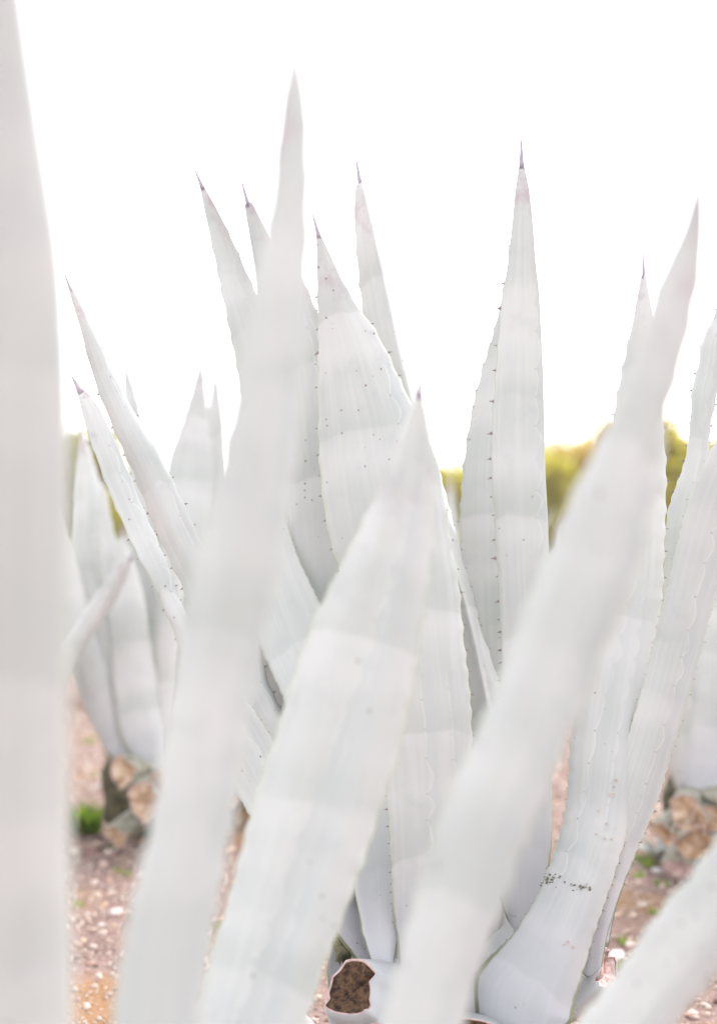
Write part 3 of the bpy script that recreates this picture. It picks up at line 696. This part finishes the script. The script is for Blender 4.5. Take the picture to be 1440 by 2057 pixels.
for az in (10, 50, -40, 85):
    a = math.radians(az); rosette_leaf(A3, (cC[0] + .08 * math.sin(a), cC[1] + .15 + .08 * math.cos(a), .18), az, 34 + abs(az) * .2, .9, .17, n=36)
stem(A3, (cC[0], cC[1] + .05), .18, .34)
def P3(x, y, d): return px(x, y, d)
for i, (x, y, d, dr, w, t, l, cm) in enumerate((
        (270, 1555, 4.95, (-.5, -.8, .15), .15, .09, .12, M_CUTPALE), (310, 1570, 4.92, (.1, -.9, .1), .14, .07, .1, M_CUTPALE),
        (285, 1600, 4.90, (.0, -.95, -.05), .19, .11, .12, M_CUTPALE),
        (330, 1650, 4.88, (.3, -.9, -.1), .15, .08, .12, M_CUTPALE), (260, 1650, 4.92, (-.5, -.8, -.25), .15, .06, .13, M_CUTPALE),
        (400, 1590, 4.95, (.6, -.75, .1), .16, .09, .12, M_CUTPALE), (345, 1600, 4.9, (.4, -.9, .0), .15, .08, .10, M_CUTPALE),
        (380, 1660, 4.95, (.6, -.7, -.2), .14, .07, .12, M_CUTPALE))):
    stub(A3, P3(x + 22, y, d), dr, l, w * .78, t * 1.1, seed=40 + i, cut=cm, up=(.1, -.1, 1), mat=M_RINDBG, angular=True, jag=.22)
keep_parent(A3)

# hidden plant whose one leaf reaches out
cX = px(20, 1640, 5.0)
AX = thing('agave', 'agave hidden behind the left-edge leaf, only one pink-tipped leaf reaching out diagonally', 'agave', (cX[0], cX[1], 0))
leaf(AX, [(1600, 10, 90), (1500, 25, 110), (1400, 45, 125), (1330, 90, 155), (1270, 138, 192), (1215, 178, 227), (1170, 212, 251), (1135, 240, 266), (1110, 272, 272)], 4.95, 4.6, n=70, spine_px=12, tooth=.008, facing=1, bulge=.2, thick=.025, seed=36.1, spot=.9, roll=20)
for az, tl in ((-60, 40), (-20, 20), (-110, 45), (-160, 50), (20, 12), (180, 35)):
    a = math.radians(az); rosette_leaf(AX, (cX[0] - .1 + .08 * math.sin(a), cX[1] + .08 * math.cos(a), .12), az, tl, .95, .16, n=34)
stem(AX, (cX[0] - .05, cX[1]), .16, .3)
keep_parent(AX)

# ------------------------------------------------------------------ AGAVE 4: behind the centre
cD = px(505, 1600, 5.6)
A4 = thing('agave', 'shaded agave deep behind the two nearest leaves, mostly hidden, grey blades and tan stubs', 'agave', (cD[0], cD[1], 0))
L = lambda rows, *a, **k: leaf(A4, rows, *a, n=60, tooth=.008, **k)
L([(1500, 490, 560), (1400, 500, 590), (1300, 520, 615), (1200, 540, 630), (1100, 560, 640), (1040, 590, 630), (990, 612, 612)], 5.6, 5.7, facing=-1, bulge=.3, thick=.03, seed=41.1)
L([(1500, 480, 550), (1400, 480, 570), (1300, 490, 575), (1200, 505, 580), (1120, 520, 570), (1050, 545, 545)], 5.5, 5.5, facing=1, bulge=.25, thick=.03, seed=42.1)
L([(1500, 510, 590), (1430, 555, 640), (1360, 600, 690), (1280, 650, 730), (1200, 700, 750), (1150, 740, 740)], 5.7, 5.8, facing=-1, bulge=.3, thick=.03, seed=43.1)
for az in (0, 60, 120, -60, 180):
    a = math.radians(az); rosette_leaf(A4, (cD[0] + .08 * math.sin(a), cD[1] + .08 * math.cos(a), .2), az, 30, .62, .15, n=34)
stem(A4, cD, .17, .32)
for i, (x, y, dr) in enumerate(((480, 1555, (-.3, -.9, 0)), (470, 1600, (-.4, -.9, -.1)), (500, 1625, (0, -.9, -.2)), (540, 1590, (.3, -.9, 0)), (455, 1640, (-.5, -.8, -.3)))):
    stub(A4, px(x, y, 5.42), dr, .1, .13, .09, seed=60 + i, mat=M_RINDBG, angular=True, jag=.2)
keep_parent(A4)

# ------------------------------------------------------------------ AGAVE 5: right edge behind
cE = px(1425, 1690, 4.75)
A5 = thing('agave', 'shadowy grey agave cut by the right edge of view, with tan leaf stubs below', 'agave', (cE[0], cE[1], 0))
L = lambda rows, *a, **k: leaf(A5, rows, *a, n=70, tooth=.008, grow=7, spine_px=14, **k)
L([(1600, 1375, 1450), (1520, 1362, 1455), (1430, 1362, 1462), (1330, 1375, 1470), (1230, 1395, 1480), (1120, 1425, 1490), (1020, 1455, 1495), (930, 1485, 1485)], 4.55, 4.6, facing=1, bulge=.25, thick=.035, seed=51.1, spot=.3)
L([(1600, 1385, 1460), (1500, 1400, 1500), (1400, 1410, 1520), (1300, 1425, 1530), (1200, 1450, 1540), (1100, 1490, 1540), (1000, 1530, 1530)], 4.65, 4.8, facing=-1, bulge=.25, thick=.035, seed=52.1)
L([(1602, 1368, 1425), (1560, 1350, 1420), (1500, 1335, 1405), (1430, 1330, 1392), (1350, 1322, 1372), (1280, 1316, 1345), (1230, 1320, 1320)], 4.60, 4.5, facing=1, bulge=.3, thick=.03, seed=53.1)
L([(1605, 1395, 1470), (1500, 1440, 1530), (1400, 1480, 1570), (1300, 1520, 1600), (1200, 1560, 1630), (1100, 1610, 1640), (1050, 1630, 1630)], 4.6, 4.5, facing=1, bulge=.3, thick=.03, seed=54.1)
for az in (10, 60, 110, 160):
    a = math.radians(az); rosette_leaf(A5, (cE[0] + .1 * math.sin(a), cE[1] + .1 * math.cos(a), .18), az, 36, .9, .16, n=34)
stem(A5, (cE[0] + .03, cE[1] + .05), .18, .32)
for i, (x, y, dr, w, t) in enumerate(((1392, 1625, (-.4, -.9, 0), .13, .10), (1420, 1640, (.0, -.9, .1), .14, .08), (1405, 1685, (-.3, -.9, -.05), .18, .12), (1375, 1655, (-.7, -.6, -.2), .12, .06),
                                 (1390, 1715, (-.5, -.8, -.3), .14, .06), (1440, 1610, (.3, -.9, .1), .14, .08), (1450, 1700, (.2, -.95, -.2), .16, .09))):
    stub(A5, px(x, y, 4.55), dr, .11, w, t, seed=80 + i, cut=M_CUTPALE if i != 4 else M_RIM, mat=M_RINDBG, angular=True, jag=.22)
keep_parent(A5)

# small offset seedling beside it
cP = px(1325, 1690, 4.75)
AP = thing('agave_offset', 'small blue green agave seedling in the gravel, left of the right-edge agave', 'seedling', (cP[0], cP[1], 0))
for az, tl, ln_ in ((-100, 62, .13), (-50, 50, .12), (-150, 66, .12), (20, 35, .12), (80, 60, .12), (140, 68, .13), (190, 62, .11)):
    rosette_leaf(AP, (cP[0], cP[1], -.01), az, tl, ln_, .038, n=16, teeth=False, thick=.008)
keep_parent(AP)

# ------------------------------------------------------------------ far agaves of the field
far = [(912, 9.0, 1.33, 'faint pale agave far back in the gap left of the tall sharp leaf'),
       (1112, 9.5, 1.02, 'small distant agave low against the yellow bushes right of the tall sharp leaf'),
       (395, 9.2, 1.22, 'distant agave in the gap behind the soft agave on the left'),
       (40, 8.6, 1.2, 'distant agave hidden behind the blurred leaf at the left edge'),
       (700, 9.6, 1.2, 'distant agave behind the broad speckled leaf'),
       (1380, 9.4, 1.05, 'distant agave behind the right-hand leaves')]
for x, d, h, lab in far:
    c = px(x, 1028, d)
    T_ = thing('agave', lab, 'agave', (c[0], c[1], 0), 'far agaves of the field')
    for k in range(15):
        az = k * 137.5 + x; tl = 6 + 52 * (k / 15); a = math.radians(az)
        rosette_leaf(T_, (c[0] + .06 * math.sin(a), c[1] + .06 * math.cos(a), .05), az, tl, h / (math.cos(math.radians(tl)) * .35 + .65) * (1 - .15 * k / 15), .15, n=20, teeth=False)
    keep_parent(T_)

# ------------------------------------------------------------------ bushes and trees beyond the field
def tree(name, label, cat, x, d, h, r, mat, nleaf=3000, leafsz=.08, trunk_h=.8, crown_z=None, spiky=False, group='bushes and small trees beyond the field'):
    if spiky: nleaf = 1700
    c = px(x, 1028, d); cx_, cy_ = c[0], d
    T_ = thing(name, label, cat, (cx_, cy_, 0), group)
    # trunk with limbs
    tv, tf = [], []
    def limb(p0, p1, r0, r1, k=7):
        b = len(tv); p0 = np.array(p0, float); p1 = np.array(p1, float); D = nrm(p1 - p0); a = nrm(np.cross(D, (.3, .9, .1))); bb = np.cross(D, a)
        nst = 5
        for i in range(nst):
            t = i / (nst - 1); q = p0 + (p1 - p0) * t + a * .06 * math.sin(3 * t + p0[0]) * np.linalg.norm(p1 - p0)
            rr = r0 + (r1 - r0) * t
            for j in range(k): tv.append(q + a * rr * math.cos(j * 2 * math.pi / k) + bb * rr * math.sin(j * 2 * math.pi / k))
        for i in range(nst - 1):
            for j in range(k): tf.append([b + i * k + j, b + i * k + (j + 1) % k, b + (i + 1) * k + (j + 1) % k, b + (i + 1) * k + j])
    limb((0, 0, -.1), (.05, 0, trunk_h), .05 * h, .035 * h)
    clumps = []
    nl = 9
    for i in range(nl):
        az = i * 2.4 + x; rr = r * RNG.uniform(.35, .75); z = RNG.uniform(.35, .92) * h
        p = (rr * math.cos(az), rr * math.sin(az), z); limb((.05, 0, trunk_h * RNG.uniform(.6, 1)), p, .02 * h, .006 * h, 5)
        clumps.append((*p, r * RNG.uniform(.28, .5)))
    for i in range(8): clumps.append((RNG.normal(0, .22) * r, RNG.normal(0, .22) * r, h * (.15 + .1 * i), r * .45))
    for i in range(14):
        az = RNG.uniform(0, 6.28); q = RNG.random() ** .5 * r; z = RNG.uniform(.12, .9) * h * (1 - .35 * (q / r) ** 2)
        clumps.append((q * math.cos(az), q * math.sin(az), z, r * RNG.uniform(.16, .42)))
    trunk = mesh_obj('trunk', tv, tf, M_BARK, T_)
    cl = np.array(clumps); w = cl[:, 3] ** 2; pick = RNG.choice(len(cl), nleaf, p=w / w.sum())
    dirs = RNG.normal(0, 1, (nleaf, 3)); dirs /= np.linalg.norm(dirs, axis=1)[:, None]
    rad = cl[pick, 3] * (RNG.random(nleaf) ** .45) * np.where(RNG.random(nleaf) < .14, 1.5, 1)
    ctr = cl[pick, :3] + dirs * rad[:, None] * np.array([1, 1, .85]); ctr[:, 2] = np.clip(ctr[:, 2], .05, h * 1.08)
    lx = RNG.normal(0, 1, (nleaf, 3)); lx /= np.linalg.norm(lx, axis=1)[:, None]
    if spiky: lx[:, 2] = np.abs(lx[:, 2]) + .8; lx /= np.linalg.norm(lx, axis=1)[:, None]
    ly = np.cross(lx, RNG.normal(0, 1, (nleaf, 3))); ly /= np.linalg.norm(ly, axis=1)[:, None]
    sz = leafsz * RNG.uniform(.6, 1.5, nleaf)[:, None]; asp = .12 if spiky else .45
    if spiky: sz = sz * 3
    V = np.stack([ctr - lx * sz, ctr + ly * sz * asp, ctr + lx * sz, ctr - ly * sz * asp], 1).reshape(-1, 3)
    F = np.arange(nleaf * 4).reshape(-1, 4)
    tone = np.repeat(np.clip(.35 * RNG.random(len(cl))[pick] + .65 * RNG.random(nleaf), 0, 1), 4)
    mesh_obj('crown', V, F, mat, T_, smooth=False, attrs={'rnd': tone})
    return T_
TR = [('bush', 'dark olive bush peeking out beside the blurred leaf at far left', 'bush', 165, 20, 2.40, .9, M_OLIVE),
      ('bush', 'low olive bush behind the soft agave on the left', 'bush', 300, 24, 1.75, 1.0, M_YELLOW),
      ('bush', 'low yellow green bush between the left-hand leaves', 'bush', 420, 27, 1.75, 1.2, M_YELLOW),
      ('bush', 'low dull bush behind the tallest blurred leaf', 'bush', 540, 26, 1.8, 1.2, M_OLIVE),
      ('bush', 'yellow green bush behind the broad speckled leaf', 'bush', 680, 27, 2.0, 1.3, M_YELLOW),
      ('bush', 'olive bush behind the short blurred leaf at the centre', 'bush', 800, 28, 2.1, 1.3, M_OLIVE),
      ('bush', 'yellow topped bush in the gap left of the tall sharp leaf', 'bush', 905, 26, 2.15, .9, M_YELLOW),
      ('bush', 'olive bush behind the tall sharp leaf', 'bush', 1010, 26, 2.1, 1.0, M_OLIVE),
      ('tree', 'yellow green tree just right of the tall sharp leaf', 'tree', 1105, 24, 2.20, .85, M_YELLOW),
      ('tree', 'rusty orange tree between the tall leaf and the blurred slanting leaf', 'tree', 1165, 26, 2.6, .8, M_RUST),
      ('tree', 'taller golden tree top just left of the blurred slanting leaf', 'tree', 1235, 25, 2.95, .85, M_RUST),
      ('tree', 'olive tree behind the blurred slanting leaf', 'tree', 1290, 23, 2.45, .9, M_OLIVE),
      ('tree', 'bright yellow green tree top right of the blurred slanting leaf', 'tree', 1355, 22, 2.85, .7, M_YELLOW),
      ('tree', 'olive tree at the right edge of the view', 'tree', 1445, 23, 2.35, .9, M_OLIVE)]
for i, a in enumerate(TR): tree(*a, spiky=False)
for i in range(7):          # taller backing trees further off, partly seen through the gaps
    x = (1080, 1190, 1310, 1420, 1530, 100, -30)[i]
    lab = ('far rusty tree behind the yellow one right of the tall leaf', 'far olive tree behind the rusty orange tree', 'far olive tree behind the slanting blurred leaf',
           'far brownish tree between the right-hand leaves', 'far olive tree outside the right edge', 'far olive tree hidden by the left edge leaf', 'far olive tree outside the left edge')[i]
    tree('tree', lab, 'tree', x, 33, 2.7 if i < 5 else 2.4, 1.6, (M_RUST, M_OLIVE, M_OLIVE, M_RUST, M_OLIVE, M_OLIVE, M_YELLOW)[i], leafsz=.10)

# ------------------------------------------------------------------ weeds
def weed(x, y, h, n, label, r=.03, lean=.8):
    d = CAM_H * FPX / (y - 1028.5); c = px(x, y, d); z0 = ground_h(c[0], c[1])
    tv, tf, tn = [], [], []
    for i in range(n):
        az = RNG.uniform(0, 6.28); q = r * RNG.random() ** .5; p = np.array([q * math.cos(az), q * math.sin(az), -.004])
        az2 = az + RNG.normal(0, .6); ln_ = h * RNG.uniform(.5, 1.15); w = h * RNG.uniform(.035, .07) + .001
        out = np.array([math.cos(az2), math.sin(az2), 0]); sd_ = np.array([-out[1], out[0], 0]); le = lean * RNG.uniform(.2, 1.1)
        b = len(tv); t_ = RNG.random()
        for t in (0, .35, .7, 1):
            cc = p + out * ln_ * le * t * t * .8 + np.array([0, 0, 1]) * ln_ * (t - .25 * le * t * t)
            ww = w * (1 - t ** 2) + .0003
            tv += [cc - sd_ * ww, cc + np.array([0, 0, -.3]) * ww, cc + sd_ * ww]; tn += [t_] * 3
        for s_ in range(3):
            for q_ in range(2): tf.append([b + s_ * 3 + q_, b + s_ * 3 + q_ + 1, b + s_ * 3 + q_ + 4, b + s_ * 3 + q_ + 3])
    o = mesh_obj('weed_tuft', tv, tf, M_GRASS, attrs={'rnd': tn}); o.location = (c[0], c[1], z0)
    tag(o, label, 'weed', 'green weeds in the gravel')
weed(172, 1655, .11, 170, 'largest bright green weed tuft, beside the blurred leaf at the left edge', .06)
weed(178, 1486, .04, 22, 'small weed sprout highest up the left strip of ground')
weed(228, 1512, .045, 26, 'yellow green weed sprout just left of the left agave stubs')
weed(195, 1556, .03, 16, 'faint weed sprout between two others on the left soil', .02)
weed(237, 1745, .026, 16, 'tiny weed below the stubs in the left gravel strip', .02)
weed(158, 1805, .026, 14, 'tiny weed lowest at the left edge of the gravel strip', .02)
weed(222, 1690, .026, 16, 'small weed below the orange leaf scrap on the left', .02)
weed(432, 1838, .026, 16, 'lone weed in the narrow gap between two blurred leaves', .018)
weed(262, 1748, .022, 12, 'tiny weed touching the blurred leaf beside the left gravel strip', .018)
weed(1296, 1728, .045, 34, 'bushiest green weed in the gravel on the right', .035)
weed(1280, 1752, .03, 16, 'low weed close by the pale leaf edge on the right', .02)
weed(1330, 1766, .03, 18, 'yellowish weed between stones on the right', .022)
weed(1315, 1815, .032, 18, 'thin weed beside the slanting blurred leaf on the right', .02)
weed(1252, 1866, .028, 20, 'small weed in the gravel above the white stone', .02)
weed(1243, 1911, .026, 20, 'small weed right under the white stone', .018)

# ------------------------------------------------------------------ single stones and leaf scraps
def rock(x, y, w, label, col, sc=(1, .8, .5), group='larger stones in the gravel', lift=.3, seed=0):
    d = CAM_H * FPX / (y - 1028.5); c = px(x, y, d); r = w / FPX * d / 2
    v, f = blob((0, 0, 0), r, 14, 9, .45, seed + x * .1, sc, 1.6)
    m = simple('stone_' + str(int(x)), col, .8, tuple(q * .78 for q in col), 50, .002)
    o = mesh_obj('stone', v, f, m); o.location = (c[0], c[1], ground_h(c[0], c[1]) + r * sc[2] * lift)
    o.rotation_euler = (RNG.normal(0, .15), RNG.normal(0, .15), RNG.uniform(0, 3)); tag(o, label, 'stone', group)
rock(1238, 1890, 44, 'flat white stone in the gravel near the pink-edged stub', (.66, .63, .60), (1.1, .7, .42))
rock(1262, 1868, 20, 'small white stone above the flat white one', (.60, .55, .52))
rock(1320, 1740, 26, 'whitish stone between the green weeds on the right', (.62, .58, .56))
rock(1370, 1760, 17, 'round pale stone nearest the right slanting blurred leaf', (.62, .56, .50))
rock(1290, 1800, 24, 'cream stone in the middle of the right gravel patch', (.58, .46, .38))
rock(1270, 1820, 20, 'tan stone low in the right gravel patch', (.50, .38, .30))
rock(150, 1700, 34, 'cream stone at the edge of the left-hand blurred leaf', (.60, .48, .40))
rock(185, 1704, 46, 'flat dark reddish stone below the orange scrap on the left', (.24, .14, .12), (1.2, .7, .4))
rock(198, 1576, 18, 'small white stone up on the left soil', (.62, .57, .54))
rock(235, 1818, 28, 'largest pale pebble in the left gravel strip', (.64, .56, .52))
rock(204, 1838, 16, 'small white pebble left of the largest pale pebble', (.64, .58, .54))
rock(158, 1436, 16, 'tiny pale stone highest in the left strip of soil', (.62, .54, .48))
rock(1325, 1605, 24, 'pink stone high between the pale leaf and the right agave', (.55, .42, .37))
rock(1345, 1625, 18, 'pinkish pebble left of the tan stubs on the right', (.54, .40, .36))
def scrap(x, y, w, label, mat, rot=0., asp=.35, curl=.35):
    d = CAM_H * FPX / (y - 1028.5); c = px(x, y, d); l = w / FPX * d / 2
    v, f = [], []; nx_, ny_ = 10, 4
    for s_ in (0, 1):
        for i in range(nx_ + 1):
            t = i / nx_ * 2 - 1; ww = l * asp * (1 - t * t) ** .7 + .001
            for j in range(ny_ + 1):
                q = j / ny_ * 2 - 1
                v.append((t * l, q * ww, curl * l * (t * t * .5 + q * q * asp) + .003 * noise.noise(Vector((t * 3, q * 2, x))) - s_ * .0012))
    st_ = (nx_ + 1) * (ny_ + 1)
    for s_ in (0, 1):
        for i in range(nx_):
            for j in range(ny_):
                a = s_ * st_ + i * (ny_ + 1) + j; q = [a, a + 1, a + ny_ + 2, a + ny_ + 1]; f.append(q if s_ else q[::-1])
    o = mesh_obj('leaf_scrap', v, f, mat); o.location = (c[0], c[1], ground_h(c[0], c[1]) + .006); o.rotation_euler = (RNG.normal(0, .12), RNG.normal(0, .12), rot)
    tag(o, label, 'dead leaf', 'dead leaf scraps on the ground')
M_ORANGE = simple('orange_scrap', (.62, .20, .07), .7, (.5, .13, .04), 60)
scrap(222, 1658, 28, 'bright orange scrap of dead leaf below the left agave', M_ORANGE, .2)
scrap(1352, 1716, 22, 'upright orange leaf scrap under the right agave', M_ORANGE, 1.2)
scrap(245, 1672, 60, 'long pale pink curled scrap beneath the orange one', M_DRYP, -.25, .25)
scrap(160, 1655, 40, 'dull brown scrap under the largest weed tuft', M_DRY, .3, .3)
scrap(180, 1690, 90, 'long tan dead leaf lying across the left soil', M_DRYP, .1, .22)
scrap(1300, 1640, 40, 'pinkish dead leaf scrap behind the seedling', M_DRYP, .5)
scrap(1285, 1660, 36, 'brown dead leaf scrap left of the seedling', M_DRY, -.4)
scrap(1370, 1735, 60, 'dark brown dead leaf beneath the right agave stubs', M_DRY, .2, .4)
scrap(300, 1690, 60, 'dark brown dead leaf under the left agave stubs', M_DRY, -.5, .4)
scrap(460, 1700, 50, 'tan dead leaf in the narrow gap between blurred leaves', M_DRYP, .9, .4)
scrap(1345, 1480, 40, 'pale tan dead leaf high up beside the right agave', M_DRYP, 1.3, .4)

# ------------------------------------------------------------------ bright haze in the air
hm = bpy.data.materials.new('haze'); hm.use_nodes = True; hn = hm.node_tree; hn.nodes.clear()
ho = hn.nodes.new('ShaderNodeOutputMaterial'); hv = hn.nodes.new('ShaderNodeVolumePrincipled')
hv.inputs['Color'].default_value = (.98, .96, .94, 1); hv.inputs['Density'].default_value = HAZE; hv.inputs['Anisotropy'].default_value = .3
hn.links.new(hv.outputs[0], ho.inputs['Volume'])
hx, hy0, hy1, hz0, hz1 = 905., -905., 1505., -1.1, 3.6
hvv = [(x, y, z) for z in (hz0, hz1) for y in (hy0, hy1) for x in (-hx, hx)]
ho_ = mesh_obj('haze', hvv, [[0, 2, 3, 1], [4, 5, 7, 6], [0, 1, 5, 4], [2, 6, 7, 3], [0, 4, 6, 2], [1, 3, 7, 5]], hm, smooth=False)
ho_['kind'] = 'stuff'
tag(ho_, 'thin pale haze hanging over the whole field of agaves', 'haze')
